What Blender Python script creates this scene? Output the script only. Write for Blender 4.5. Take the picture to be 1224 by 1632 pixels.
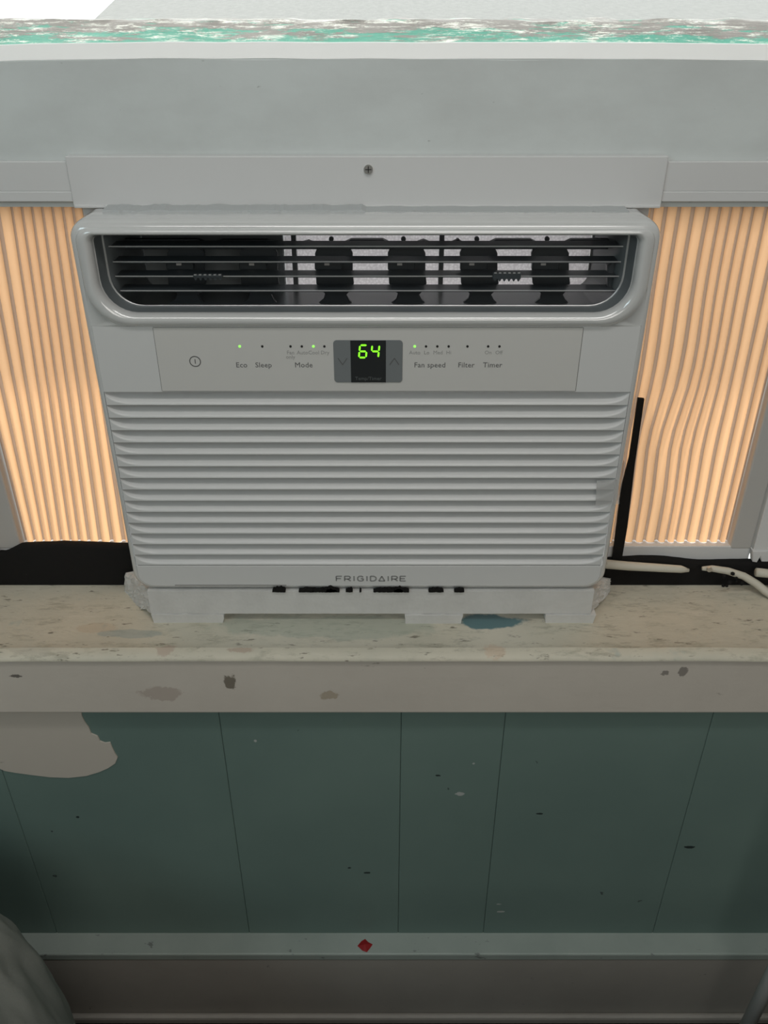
import bpy, bmesh, math, random
from mathutils import Vector, noise
random.seed(7)
SC = bpy.context.scene
COL = SC.collection
for o in list(bpy.data.objects): bpy.data.objects.remove(o)

# ---------------------------------------------------------------- camera
EYE = 1.235            # eye height over the floor (m)
D0 = 0.723             # eye to the front plane of the air conditioner (Y = 0)
F = 1400.0
TH = math.radians(32.3)
cd = bpy.data.cameras.new('camera'); cam = bpy.data.objects.new('camera', cd); COL.objects.link(cam)
cam.location = (0, -D0, EYE)
cam.rotation_euler = (math.pi/2 - TH, 0, 0)
cd.sensor_fit = 'VERTICAL'; cd.sensor_height = 24.0; cd.lens = 24.0*F/1632
cd.clip_start = 0.02; cd.clip_end = 900
SC.camera = cam
SC.view_settings.view_transform = 'Standard'; SC.view_settings.look = 'None'
SC.view_settings.exposure = 0.0; SC.view_settings.gamma = 1.0
SC.view_settings.use_curve_mapping = False

# ---------------------------------------------------------------- light
w = bpy.data.worlds.new('sky'); SC.world = w; w.use_nodes = True
bg = w.node_tree.nodes['Background']; bg.inputs[0].default_value = (0.93, 0.975, 1.0, 1); bg.inputs[1].default_value = 3.0
def lamp(name, kind, loc, target, energy, color, **kw):
    d = bpy.data.lights.new(name, kind); d.energy = energy; d.color = color
    for k, v in kw.items(): setattr(d, k, v)
    o = bpy.data.objects.new(name, d); COL.objects.link(o); o.location = loc
    o.rotation_euler = (Vector(target)-Vector(loc)).to_track_quat('-Z', 'Y').to_euler()
    return o
lamp('sun', 'SUN', (-1.45, 2.0, 5.4), (0, 0, 0), 3.3, (1.0, 0.95, 0.87), angle=math.radians(3))
lamp('room_fill', 'AREA', (0.35, -2.35, 1.75), (0, 0, 1.1), 12.0, (1.0, 0.955, 0.90), shape='RECTANGLE', size=1.3, size_y=1.0)  # added fill from behind the camera, no visible source
lamp('overhead_fill', 'AREA', (0.15, -0.85, 2.3), (0, -0.1, 0.9), 4.0, (1.0, 0.97, 0.93), shape='RECTANGLE', size=1.0, size_y=0.9)  # added overhead fill that shades the grille slats, no visible fixture
lamp('highlight_fill', 'AREA', (0.0, -0.75, 2.35), (0, -0.1, 0.9), 5.6, (1.0, 0.98, 0.96), shape='RECTANGLE', size=1.3, size_y=0.20)  # added narrow fill for highlights on the glossy plastic, no visible fixture
lamp('cool_fill', 'AREA', (-1.35, -1.5, 1.85), (-0.3, 0, 1.1), 5.5, (0.72, 0.93, 1.0), shape='RECTANGLE', size=0.7, size_y=0.6)  # added bluish fill that cools the left side, no visible source

# ---------------------------------------------------------------- helpers
def P(u, v, Y=0.0):
    """point of the plane at depth Y seen at photo position (u, v)"""
    a = (816-v)/F
    den = math.cos(TH)+a*math.sin(TH); num = -math.sin(TH)+a*math.cos(TH)
    t = (D0+Y)/den
    return Vector(((u-612)/F*t, Y, EYE+num*t))
def zz(v, Y=0.0): return P(612, v, Y).z
def Z(r): return EYE + r

def mat(name, color=(.8,.8,.8), rough=.5, metal=0, spec=.5, trans=0):
    m = bpy.data.materials.new(name); m.use_nodes = True
    b = m.node_tree.nodes['Principled BSDF']
    b.inputs['Base Color'].default_value = (*color, 1); b.inputs['Roughness'].default_value = rough
    b.inputs['Metallic'].default_value = metal; b.inputs['Specular IOR Level'].default_value = spec
    return m
class NT:
    def __init__(s, m):
        s.m = m; s.t = m.node_tree; s.b = s.t.nodes['Principled BSDF']
        tc = s.t.nodes.new('ShaderNodeTexCoord'); s.co = tc.outputs['Object']
    def new(s, k, **kw):
        n = s.t.nodes.new(k)
        for a, v in kw.items(): setattr(n, a, v)
        return n
    def link(s, a, b): s.t.links.new(a, b)
    def noise(s, scale, detail=4, rough=.6, stretch=(1,1,1), co=None):
        mp = s.new('ShaderNodeMapping'); mp.inputs['Scale'].default_value = stretch; s.link(co or s.co, mp.inputs[0])
        n = s.new('ShaderNodeTexNoise'); n.inputs['Scale'].default_value = scale; n.inputs['Detail'].default_value = detail
        n.inputs['Roughness'].default_value = rough; s.link(mp.outputs[0], n.inputs['Vector']); return n.outputs['Fac']
    def ramp(s, fac, a, b, lo=0., hi=1.):
        r = s.new('ShaderNodeMapRange'); r.inputs['From Min'].default_value = a; r.inputs['From Max'].default_value = b
        r.inputs['To Min'].default_value = lo; r.inputs['To Max'].default_value = hi; s.link(fac, r.inputs['Value']); return r.outputs[0]
    def mix(s, fac, a, b):
        x = s.new('ShaderNodeMix', data_type='RGBA')
        if isinstance(fac, (int, float)): x.inputs[0].default_value = fac
        else: s.link(fac, x.inputs[0])
        for i, c in ((6, a), (7, b)):
            if isinstance(c, tuple): x.inputs[i].default_value = (*c, 1)
            else: s.link(c, x.inputs[i])
        return x.outputs[2]
    def math(s, op, a, b=None):
        x = s.new('ShaderNodeMath', operation=op)
        for i, c in enumerate((a, b)):
            if c is None: continue
            if isinstance(c, (int, float)): x.inputs[i].default_value = c
            else: s.link(c, x.inputs[i])
        return x.outputs[0]
    def spot(s, c, r, edge=.35, nsc=None):
        """0..1 mask of a ragged stain round object-space point c with radii r"""
        nsc = nsc or .9/min(r[0], r[2])
        sub = s.new('ShaderNodeVectorMath', operation='SUBTRACT'); s.link(s.co, sub.inputs[0]); sub.inputs[1].default_value = c
        dv = s.new('ShaderNodeVectorMath', operation='DIVIDE'); s.link(sub.outputs[0], dv.inputs[0]); dv.inputs[1].default_value = r
        ln = s.new('ShaderNodeVectorMath', operation='LENGTH'); s.link(dv.outputs[0], ln.inputs[0])
        n = s.noise(nsc, 4)
        d = s.math('ADD', ln.outputs['Value'], s.ramp(n, 0, 1, -.9, .9))
        return s.ramp(d, 1.0+edge*.3, 1.0-edge*.3)
    def bump(s, fac, strength=.2, dist=.001):
        b = s.new('ShaderNodeBump'); b.inputs['Strength'].default_value = strength; b.inputs['Distance'].default_value = dist
        s.link(fac, b.inputs['Height']); s.link(b.outputs[0], s.b.inputs['Normal'])
    def color(s, c): s.link(c, s.b.inputs['Base Color'])

def obj(name, bm, m, parent=None, smooth=False, auto=None):
    bmesh.ops.recalc_face_normals(bm, faces=bm.faces[:])
    me = bpy.data.meshes.new(name); bm.to_mesh(me); bm.free()
    if smooth:
        me.polygons.foreach_set('use_smooth', [True]*len(me.polygons))
        if auto is not None: me.set_sharp_from_angle(angle=math.radians(auto))
    me.materials.append(m)
    o = bpy.data.objects.new(name, me); COL.objects.link(o)
    if parent is not None:
        o.parent = parent
        o.matrix_parent_inverse = PINV(parent)
    return o
def PINV(p):
    from mathutils import Matrix
    M = Matrix.Translation(p.location)
    q = p.parent
    while q is not None: M = Matrix.Translation(q.location) @ M if q.type == 'EMPTY' else M; q = q.parent
    return M.inverted() if p.type == 'EMPTY' else Matrix.Identity(4)
def thing(name, label, cat, loc=(0,0,0), group=None):
    o = bpy.data.objects.new(name, None); COL.objects.link(o); o.location = loc; o.empty_display_size = .02
    return tag(o, label, cat, group)
def tag(o, label, cat, group=None):
    o['label'] = label; o['category'] = cat
    if group: o['group'] = group
    return o
def struct(o): o['kind'] = 'structure'; return o
def box(bm, x0, x1, y0, y1, z0, z1, bev=0, seg=2):
    v = [bm.verts.new((x, y, z)) for x in (x0, x1) for y in (y0, y1) for z in (z0, z1)]
    fs = [bm.faces.new([v[i] for i in q]) for q in ((0,1,3,2),(4,6,7,5),(0,4,5,1),(2,3,7,6),(0,2,6,4),(1,5,7,3))]
    if bev > 0:
        es = {e for f in fs for e in f.edges}
        bmesh.ops.bevel(bm, geom=list(es), offset=bev, segments=seg, affect='EDGES', profile=.5)
    return bm
def B(*a, **k): return box(bmesh.new(), *a, **k)
def prism(pts, y0, y1, bev=0, bm=None):
    """(x,z) outline extruded in Y, front at y0"""
    bm = bm or bmesh.new()
    f = bm.faces.new([bm.verts.new((x, y0, z)) for x, z in pts])
    r = bmesh.ops.extrude_face_region(bm, geom=[f])
    for g in r['geom']:
        if isinstance(g, bmesh.types.BMVert): g.co.y = y1
    if bev: bmesh.ops.bevel(bm, geom=[e for e in bm.edges if abs(e.verts[0].co.y-e.verts[1].co.y) < 1e-6 and abs(e.verts[0].co.y-y0) < 1e-6], offset=bev, segments=2, affect='EDGES')
    return bm
def rrect(x0, x1, z0, z1, r, K=6):
    """rounded rectangle outline; r = radius or (tl, tr, br, bl)"""
    if not isinstance(r, tuple): r = (r,)*4
    out = []
    for cx, cz, rr, a0 in ((x0, z1, r[0], 180), (x1, z1, r[1], 90), (x1, z0, r[2], 0), (x0, z0, r[3], -90)):
        sx = 1 if cx == x0 else -1; sz = 1 if cz == z0 else -1
        ox, oz = cx+sx*rr, cz+sz*rr
        for i in range(K+1):
            a = math.radians(a0-90*i/K)
            out.append((ox+rr*math.cos(a), oz+rr*math.sin(a)))
    return out
def dens(pts, M=5):
    out = []
    for i, p in enumerate(pts):
        q = pts[(i+1) % len(pts)]
        out.append(p)
    return out
def loft(loops, bm=None, cap=False):
    """loops: list of (outline, Y)"""
    bm = bm or bmesh.new()
    rows = [[bm.verts.new((x, Y, z)) for x, z in L] for L, Y in loops]
    for a, b in zip(rows, rows[1:]):
        n = len(a)
        for i in range(n):
            j = (i+1) % n
            bm.faces.new((a[i], a[j], b[j], b[i]))
    if cap: bm.faces.new(rows[-1])
    return bm
def tube(pts, rad, n=10, bm=None):
    bm = bm or bmesh.new(); rings = []
    pts = [Vector(p) for p in pts]
    for i, p in enumerate(pts):
        t = (pts[min(i+1, len(pts)-1)]-pts[max(i-1, 0)]).normalized()
        a = t.cross(Vector((0, .3, 1))).normalized(); b = t.cross(a)
        r = rad[i] if isinstance(rad, (list, tuple)) else rad
        rings.append([bm.verts.new(p+(a*math.cos(k/n*math.tau)+b*math.sin(k/n*math.tau))*r) for k in range(n)])
    for a, b in zip(rings, rings[1:]):
        for k in range(n): bm.faces.new((a[k], a[(k+1) % n], b[(k+1) % n], b[k]))
    bm.faces.new(rings[0]); bm.faces.new(rings[-1])
    return bm
def disc(c, r, y0, y1, n=16, bm=None):
    return prism([(c[0]+r*math.cos(i/n*math.tau), c[2]+r*math.sin(i/n*math.tau)) for i in range(n)], y0, y1, bm=bm)
def text(name, s, c, size, m, parent, y, ext=.00015, space=1.0, sx=1.0, bold=0):
    cu = bpy.data.curves.new(name, 'FONT'); cu.body = s; cu.size = size; cu.extrude = ext; cu.align_x = 'CENTER'; cu.align_y = 'CENTER'
    cu.space_character = space; cu.resolution_u = 2; cu.offset = bold
    to = bpy.data.objects.new('tmp', cu); COL.objects.link(to)
    bpy.context.view_layer.update()
    me = bpy.data.meshes.new_from_object(to.evaluated_get(bpy.context.evaluated_depsgraph_get()))
    bpy.data.objects.remove(to)
    for v in me.vertices:
        x, yy, z = v.co; v.co = (c.x+x*sx, y-z, c.z+yy)
    me.name = name; me.materials.clear(); me.materials.append(m)
    o = bpy.data.objects.new(name, me); COL.objects.link(o); o.parent = parent; o.matrix_parent_inverse = PINV(parent)
    return o

# ---------------------------------------------------------------- materials
plastic = mat('white_plastic', (.60, .605, .595), .32, spec=.5)
gloss = mat('glossy_white_plastic', (.59, .595, .585), .16, spec=1.0)
_g = gloss.node_tree.nodes['Principled BSDF']; _g.inputs['Coat Weight'].default_value = 1; _g.inputs['Coat Roughness'].default_value = .07
n = NT(plastic); n.bump(n.noise(900, 2), .05, .0003)
plastic_side = mat('white_rail_plastic', (.60, .605, .60), .5)
panel_mat = mat('control_film', (.565, .56, .535), .38)
slat_dark = mat('dark_vane_plastic', (.035, .043, .048), .35)
tub_mat = mat('dark_vent_plastic', (.12, .135, .14), .33)
silver = mat('silver_glint', (.62, .63, .63), .28, metal=.7)  # pale metal standing for light catching the dark vent edges
black = mat('black_plastic', (.012, .014, .016), .2)
greyglass = mat('grey_button', (.17, .185, .19), .3)
ink = mat('grey_print', (.10, .10, .10), .6)
ink_faint = mat('faint_print', (.30, .30, .29), .6)
logo_m = mat('logo_print', (.25, .255, .25), .4)
line_m = mat('seam', (.22, .22, .21), .6)
led_off = mat('led_off', (.015, .015, .015), .4)
def emis(name, c, s):
    m = mat(name, c); b = m.node_tree.nodes['Principled BSDF']
    b.inputs['Emission Color'].default_value = (*c, 1); b.inputs['Emission Strength'].default_value = s; return m
led_on = emis('led_green', (.25, 1, .1), 1.3)
digit = emis('digit_green', (.22, .95, .02), 1.2)
metal_case = mat('galvanised_case', (.6, .6, .6), .45, metal=.3)

paint = mat('painted_sash', (.56, .60, .59), .55)
n = NT(paint); c = n.mix(n.ramp(n.noise(9, 5, .6, (1, 1, 2)), .35, .7), (.60, .64, .63), (.53, .56, .55))
c = n.mix(n.ramp(n.noise(70, 3, .7, (1, 1, 2.4)), .72, .78, 0, .5), c, (.2, .21, .2))
n.color(c); n.bump(n.noise(120, 4, .6, (1, 1, 1.5)), .15, .001)

stool_m = mat('worn_cream_paint', (.5, .48, .38), .6)
n = NT(stool_m)
c = n.mix(n.ramp(n.noise(7, 5, .65), .35, .68), (.62, .58, .47), (.51, .49, .40))
c = n.mix(n.ramp(n.noise(60, 5, .75, (.4, 1.3, 1)), .56, .66, 0, .5), c, (.27, .25, .19))
c = n.mix(n.ramp(n.noise(40, 4, .7, (.3, 1.5, 1)), .60, .70, 0, .5), c, (.66, .62, .52))
c = n.mix(n.ramp(n.noise(30, 5, .7, (1, 3, 1)), .55, .72, 0, .75), c, (.36, .35, .27))
c = n.mix(n.ramp(n.noise(75, 3, .75, (.6, 2, 1)), .62, .69, 0, .85), c, (.17, .15, .11))
c = n.mix(n.ramp(n.noise(22, 3, .6), .68, .74, 0, .5), c, (.33, .40, .37))
for (u, v, Y, r, col, k) in ((785, 985, 0, (.034, .012, .05), (.10, .19, .20), 1), (215, 1013, -.02, (.030, .006, .05), (.27, .34, .34), .5),
                             (265, 1038, -.05, (.011, .012, .02), (.44, .35, .28), .7), (385, 1045, -.055, (.016, .004, .02), (.42, .32, .25), .7),
                             (787, 1040, -.05, (.012, .012, .02), (.58, .44, .32), .6), (160, 1004, -.01, (.022, .008, .05), (.50, .38, .26), .35),
                             (60, 1040, -.05, (.03, .01, .02), (.45, .43, .36), .5), (520, 1000, -.01, (.10, .02, .05), (.33, .38, .31), .5)):  # last entry: broad greenish shade below the unit, put in as colour
    p = P(u, v, Y)
    c = n.mix(n.math('MULTIPLY', n.spot(p, r), k), c, col)
n.color(c); n.bump(n.noise(60, 6, .7, (.6, 1.5, 1)), .35, .0015)

apron_m = mat('dirty_white_paint', (.5, .46, .41), .55)
n = NT(apron_m)
c = n.mix(n.ramp(n.noise(6, 5, .6), .35, .7), (.585, .54, .475), (.53, .485, .425))
c = n.mix(n.ramp(n.noise(45, 3, .7, (.6, 1, 1.6)), .71, .77, 0, .8), c, (.17, .15, .12))
for u, v, r, col in ((367, 1087, (.006, .02, .010), (.12, .10, .07)), (25, 1077, (.006, .02, .002), (.08, .07, .06)), (525, 1108, (.009, .02, .006), (.38, .32, .24)),
                     (1060, 1072, (.004, .02, .003), (.2, .18, .16)), (1088, 1070, (.005, .02, .006), (.2, .18, .16)), (255, 1105, (.02, .02, .010), (.42, .36, .31))):
    c = n.mix(n.math('MULTIPLY', n.spot(P(u, v, -.06), r), .85), c, col)
n.color(c); n.bump(n.noise(50, 5, .65, (.7, 1, 1.4)), .3, .0012)

base_m = mat('grey_baseboard_paint', (.36, .34, .31), .6)
n = NT(base_m); c = n.mix(n.ramp(n.noise(5, 5, .6), .3, .7), (.43, .405, .36), (.35, .325, .29))
c = n.mix(n.ramp(n.noise(50, 3, .7), .7, .76, 0, .8), c, (.12, .11, .10)); n.color(c); n.bump(n.noise(40, 5, .6), .3, .001)
ledge_m = mat('pale_green_ledge_paint', (.36, .42, .38), .5)
n = NT(ledge_m); c = n.mix(n.ramp(n.noise(9, 5, .6), .35, .7), (.36, .41, .375), (.29, .34, .31))
c = n.mix(n.ramp(n.noise(60, 3, .7, (.6, 1, 1)), .665, .71, 0, .7), c, (.10, .11, .10)); n.color(c); n.bump(n.noise(50, 5, .6), .4, .001)
teal = mat('teal_wall_paint', (.10, .17, .165), .5)
n = NT(teal); c = n.mix(n.ramp(n.noise(3, 4, .55), .35, .68), (.160, .232, .205), (.128, .192, .172))
c = n.mix(n.ramp(n.noise(60, 2, .5), .775, .79, 0, .8), c, (.03, .04, .04))
for u, v, r in ((733, 1265, (.005, .02, .003)), (407, 1181, (.0015, .02, .0018)), (798, 1453, (.005, .02, .0018)), (795, 1441, (.003, .02, .0012)), (755, 1217, (.0015, .02, .0015))):
    c = n.mix(n.math('MULTIPLY', n.spot(P(u, v, -.045), r, .3, 200), .9), c, (.42, .44, .42))
for u, v, r in ((1099, 1350, (.006, .02, .0025)), (124, 1302, (.002, .02, .0018)), (698, 1236, (.003, .02, .0015)), (585, 1391, (.004, .02, .002)), (860, 1297, (.004, .02, .0015)), (557, 1383, (.002, .02, .0015))):
    c = n.mix(n.math('MULTIPLY', n.spot(P(u, v, -.045), r, .3, 200), .9), c, (.012, .018, .018))
n.color(c); n.bump(n.noise(35, 5, .6), .2, .001)
plaster = mat('bare_patch', (.46, .43, .385), .7)
n = NT(plaster); c = n.mix(n.ramp(n.noise(70, 3, .7, (.6, 1, 1.6)), .69, .76, 0, .7), (.50, .46, .40), (.16, .15, .12)); n.color(c)

black_matte = mat('matte_black', (.006, .006, .005), .85, spec=.25)
n = NT(black_matte); c = n.mix(n.ramp(n.noise(140, 2, .5), .76, .80), (.007, .0065, .006), (.22, .22, .22)); n.color(c); n.bump(n.noise(60, 5), .5, .002)
eps = mat('white_foam', (.74, .74, .72), .7)
n = NT(eps)
vo = n.new('ShaderNodeTexVoronoi'); vo.inputs['Scale'].default_value = 260; n.link(n.co, vo.inputs['Vector'])
n.bump(vo.outputs['Distance'], .22, .001)
n.color(n.mix(n.ramp(n.noise(25, 4), .4, .75), (.60, .60, .58), (.52, .52, .50)))
duct_foam = mat('duct_foam', (.85, .83, .83), .7)
n = NT(duct_foam); vo = n.new('ShaderNodeTexVoronoi'); vo.inputs['Scale'].default_value = 420; n.link(n.co, vo.inputs['Vector'])
cc = n.mix(n.ramp(vo.outputs['Distance'], 0, .7), (.95, .92, .92), (.72, .69, .69)); n.color(cc); n.bump(vo.outputs['Distance'], .5, .001)
tr = n.new('ShaderNodeBsdfTranslucent'); n.link(cc, tr.inputs[0]); mx = n.new('ShaderNodeMixShader'); mx.inputs[0].default_value = .7
out = n.t.nodes['Material Output']; n.link(n.b.outputs[0], mx.inputs[1]); n.link(tr.outputs[0], mx.inputs[2]); n.link(mx.outputs[0], out.inputs[0])

def translucent(name, c, c2, fac, rough=.4):
    m = mat(name, c, rough); n = NT(m)
    t = n.new('ShaderNodeBsdfTranslucent')
    cc = n.mix(n.ramp(n.noise(14, 4, .6, (3, 1, .5)), .3, .7), c2, tuple(x*.93 for x in c2)); n.link(cc, t.inputs[0])
    mx = n.new('ShaderNodeMixShader'); mx.inputs[0].default_value = fac
    out = n.t.nodes['Material Output']; n.link(n.b.outputs[0], mx.inputs[1]); n.link(t.outputs[0], mx.inputs[2]); n.link(mx.outputs[0], out.inputs[0])
    return m
pleat_m = translucent('pleat_film', (.50, .42, .33), (.95, .565, .295), .68, .6)  # white plastic; its warm backlit glow is put into the film colour
crease_m = translucent('crease_film', (.36, .28, .22), (.48, .32, .22), .45, .7)  # darker copy of the pleat film, dimmer backlight put into the colour

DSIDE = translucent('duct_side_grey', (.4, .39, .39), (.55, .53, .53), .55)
glass_m = bpy.data.materials.new('glass'); glass_m.use_nodes = True
t = glass_m.node_tree; t.nodes.clear()
o_ = t.nodes.new('ShaderNodeOutputMaterial'); tp = t.nodes.new('ShaderNodeBsdfTransparent'); gl = t.nodes.new('ShaderNodeBsdfGlossy'); gl.inputs['Roughness'].default_value = .03
fr = t.nodes.new('ShaderNodeFresnel'); fr.inputs[0].default_value = 1.45; mx = t.nodes.new('ShaderNodeMixShader')
tp.inputs[0].default_value = (.95, .96, .94, 1)
t.links.new(fr.outputs[0], mx.inputs[0]); t.links.new(tp.outputs[0], mx.inputs[1]); t.links.new(gl.outputs[0], mx.inputs[2]); t.links.new(mx.outputs[0], o_.inputs[0])

peel = mat('peeling_green_paint', (.2, .5, .42), .5)
n = NT(peel)
sp = n.new('ShaderNodeSeparateXYZ'); n.link(n.co, sp.inputs[0])
zh = n.math('ADD', n.ramp(sp.outputs[2], EYE-.073, EYE-.050, -.10, .16), n.noise(70, 8, .8, (.2, 1.2, 3)))
a = n.ramp(zh, .59, .57); b2 = n.ramp(n.noise(110, 9, .9, (.28, 1.5, 2.6)), .535, .555)
b3 = n.ramp(n.noise(40, 4, .6, (.5, 1.5, 1.5)), .38, .5)
c = n.mix(n.noise(60, 6, .8, (.4, 1, 2)), (.10, .088, .084), (.26, .235, .225)); c = n.mix(a, c, (.035, .27, .20)); c = n.mix(n.math('MULTIPLY', b2, b3), c, (.70, .70, .66)); n.color(c)
n.bump(n.noise(70, 8, .8, (.2, 1.2, 3)), .6, .002)
conc = mat('concrete', (.5, .5, .49), .8)
n = NT(conc); n.color(n.mix(n.ramp(n.noise(3, 12, .85, (1, .25, 1)), .35, .65), (.185, .183, .178), (.10, .10, .098)))
ground_sunlit = mat('sunlit_ground_white', (.9, .9, .88), .8)  # sunlit ground put into a whiter colour than the grey concrete
n = NT(ground_sunlit); n.color(n.mix(n.ramp(n.noise(3, 6, .7), .3, .7), (.92, .92, .9), (.82, .83, .82)))
cloth_m = mat('white_bedding', (.42, .43, .40), .9)
n = NT(cloth_m); n.bump(n.noise(300, 3), .3, .001); n.color(n.mix(n.ramp(n.noise(4, 4), .3, .7), (.33, .345, .315), (.28, .29, .265)))
floor_m = mat('dark_floorboards', (.05, .03, .02), .5)
n = NT(floor_m); n.color(n.mix(n.ramp(n.noise(8, 5, .6, (1, 12, 1)), .3, .7), (.055, .032, .024), (.028, .018, .014)))
wall_paint = mat('room_wall_paint', (.25, .25, .23), .8)
n = NT(wall_paint); n.bump(n.noise(60, 4), .1, .001)
red = mat('red_wax', (.30, .01, .012), .35)
cord_m = mat('cream_cord', (.52, .50, .42), .5)
n = NT(cord_m); n.color(n.mix(n.ramp(n.noise(60, 4, .7), .62, .7), (.54, .52, .44), (.20, .18, .14)))
steel = mat('steel', (.6, .6, .58), .3, metal=1)
clear_tape = bpy.data.materials.new('clear_tape'); clear_tape.use_nodes = True
t = clear_tape.node_tree; pb = t.nodes['Principled BSDF']; pb.inputs['Base Color'].default_value = (.62, .62, .60, 1); pb.inputs['Roughness'].default_value = .3
tp = t.nodes.new('ShaderNodeBsdfTransparent'); mx = t.nodes.new('ShaderNodeMixShader'); mx.inputs[0].default_value = .30
t.links.new(tp.outputs[0], mx.inputs[1]); t.links.new(pb.outputs[0], mx.inputs[2]); t.links.new(mx.outputs[0], t.nodes['Material Output'].inputs[0])

# ---------------------------------------------------------------- structure
FL = 0.0
WY = -.045                    # face of the teal wall
STOOL = zz(992, 0)            # top of the window stool
BB = Z(-1.081)                # top of the baseboard
OW = .50                      # half width of the window opening
CE = 2.42
struct(obj('floor', B(-1.6, 1.6, -2.6, .20, -.05, FL), floor_m))
struct(obj('ceiling', B(-1.6, 1.6, -2.6, .20, CE, CE+.05), wall_paint))
struct(obj('wall_left', B(-1.65, -1.6, -2.6, .20, 0, CE), wall_paint))
struct(obj('wall_right', B(1.6, 1.65, -2.6, .20, 0, CE), wall_paint))
struct(obj('wall_back', B(-1.65, 1.65, -2.65, -2.6, 0, CE), wall_paint))
# window wall: masonry core with the opening, teal planks on the room side
bm = bmesh.new()
box(bm, -1.6, 1.6, WY+.008, .18, FL, STOOL-.035)
box(bm, -1.6, -OW, WY+.008, .18, STOOL-.035, CE); box(bm, OW, 1.6, WY+.008, .18, STOOL-.035, CE)
box(bm, -OW, OW, WY+.008, .18, 2.2, CE)
wf = struct(obj('wall_front', bm, teal))
edges = [-1.6, -1.16, -.80, -.4285, -.1765, .0185, .1300, .3520, .62, .95, 1.28, 1.6]
for a, b_ in zip(edges, edges[1:]):
    for z0, z1, on in ((BB-.02, Z(-.62), True), (STOOL-.03, CE-.02, abs((a+b_)/2) > OW+.1)):
        if on:
            a2, b2_ = a, b_
            if z1 > 2: a2, b2_ = (a, min(b_, -OW-.07)) if a < 0 else (max(a, OW+.07), b_)
            if b2_-a2 > .02: obj('plank', B(a2+.0001, b2_-.0001, WY, WY+.008, z0, z1, bev=.0011), teal, wf)
# bare patch, top left of the planks
pts = [(-60, 1120), (128, 1120), (131, 1140), (136, 1150), (142, 1158), (146, 1168), (156, 1172), (160, 1180), (168, 1183), (176, 1182), (180, 1192), (184, 1200), (188, 1206),
       (184, 1216), (172, 1224), (158, 1230), (138, 1236), (110, 1239), (80, 1238), (50, 1234), (25, 1231), (8, 1228), (-10, 1220), (-60, 1190)]
obj('bare_patch', prism([(P(u, v, WY).x, P(u, v, WY).z) for u, v in pts], WY-.0011, WY+.001, bev=.0004), plaster, wf)

# baseboard: ledge cap and face
bbo = struct(obj('baseboard_front', B(-1.6, 1.6, -.073, WY+.008, .012, BB-.012, bev=.001), base_m))
bm = B(-1.6, 1.6, -.0745, WY+.008, BB-.013, BB, bev=.002)
obj('ledge_cap', bm, ledge_m, bbo)
obj('shoe_moulding', B(-1.6, 1.6, -.082, -.073, 0, .016, bev=.004), base_m, bbo)

# stool (window board) with rounded nose and apron below
bm = bmesh.new()
NY = -.064; r = .012
prof = [(.064, STOOL), (.0, STOOL), (-.035, STOOL-.0006), (-.046, STOOL-.0022)]
z_ap = zz(1052, -.062)
for i in range(7):
    a = math.radians(75-75*i/6); prof.append((NY+.016-.016*math.cos(a), z_ap+.0003+(.0075)*math.sin(a)*1.0))
prof += [(NY, z_ap), (NY+.004, z_ap-.0015), (.064, z_ap-.0015)]
nx = 140; rows = []
for i in range(nx+1):
    x = -1.0+2.0*i/nx
    rows.append([bm.verts.new((x, y, z+.0012*noise.noise(Vector((x*14, y*22, 1)))*(1 if j not in (len(prof)-1,) else 0))) for j, (y, z) in enumerate(prof)])
for a, b_ in zip(rows, rows[1:]):
    for j in range(len(prof)-1): bm.faces.new((a[j], a[j+1], b_[j+1], b_[j]))
    bm.faces.new((a[-1], a[0], b_[0], b_[-1]))
bm.faces.new(rows[0]); bm.faces.new(rows[-1])
st = struct(obj('trim_1', bm, stool_m, smooth=True, auto=40)); st['label'] = 'worn cream window board with stains and a rounded front edge'
za = zz(1136, -.06)
ap = struct(obj('trim_2', B(-1.0, 1.0, -.0605, WY+.001, za, z_ap-.0016, bev=.0018), apron_m)); ap['label'] = 'scuffed off-white apron board under the window board'

# casing and jambs beside the window
for i, sx in enumerate((-1, 1)):
    a, b_ = sorted((sx*OW, sx*(OW+.09)))
    struct(obj('trim_%d' % (3+i), B(a, b_, -.058, WY+.001, STOOL+.001, 2.2, bev=.003), paint))
    a, b_ = sorted((sx*OW, sx*(OW-.012)))
    struct(obj('trim_%d' % (5+i), B(a, b_, -.05, .18, STOOL+.002, 2.2, bev=.001), paint))
struct(obj('trim_7', B(-OW-.09, OW+.09, -.058, WY+.001, 2.2, 2.28, bev=.003), paint))
# outer sill under the air conditioner
struct(obj('trim_8', B(-OW, OW, .066, .20, STOOL-.035, STOOL-.004), paint))

# window sash
Y_S = .067
zt = zz(95, Y_S); zb = zz(262, Y_S)-.035
bm = bmesh.new()
nx = 60; rows = []
prof = [(Y_S+.038, zb), (Y_S, zb), (Y_S, zt), (Y_S+.0013, zt+.0006), (Y_S+.020, zt+.0055), (Y_S+.026, zt+.0060), (Y_S+.038, zt+.0060)]
for i in range(nx+1):
    x = -OW+.014+(2*OW-.028)*i/nx
    rows.append([bm.verts.new((x, y+.0008*noise.noise(Vector((x*9, z*30, 3))), z+(.0016*noise.noise(Vector((x*14, j*3., 5))) if j > 1 else 0)-(.0060*(x/.34)**4*.35 if j in (2, 3, 4, 5, 6) else 0))) for j, (y, z) in enumerate(prof)])
for a, b_ in zip(rows, rows[1:]):
    for j in range(len(prof)): bm.faces.new((a[j], a[(j+1) % len(prof)], b_[(j+1) % len(prof)], b_[j]))
bm.faces.new(rows[0]); bm.faces.new(rows[-1])
win = struct(obj('window_1', bm, paint, smooth=True, auto=30))
bead = mat('sunlit_white_bead', (.9, .9, .88), .5)  # whiter than the sash paint, sunlit glare put into the colour
bm = bmesh.new(); rows = []
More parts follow.
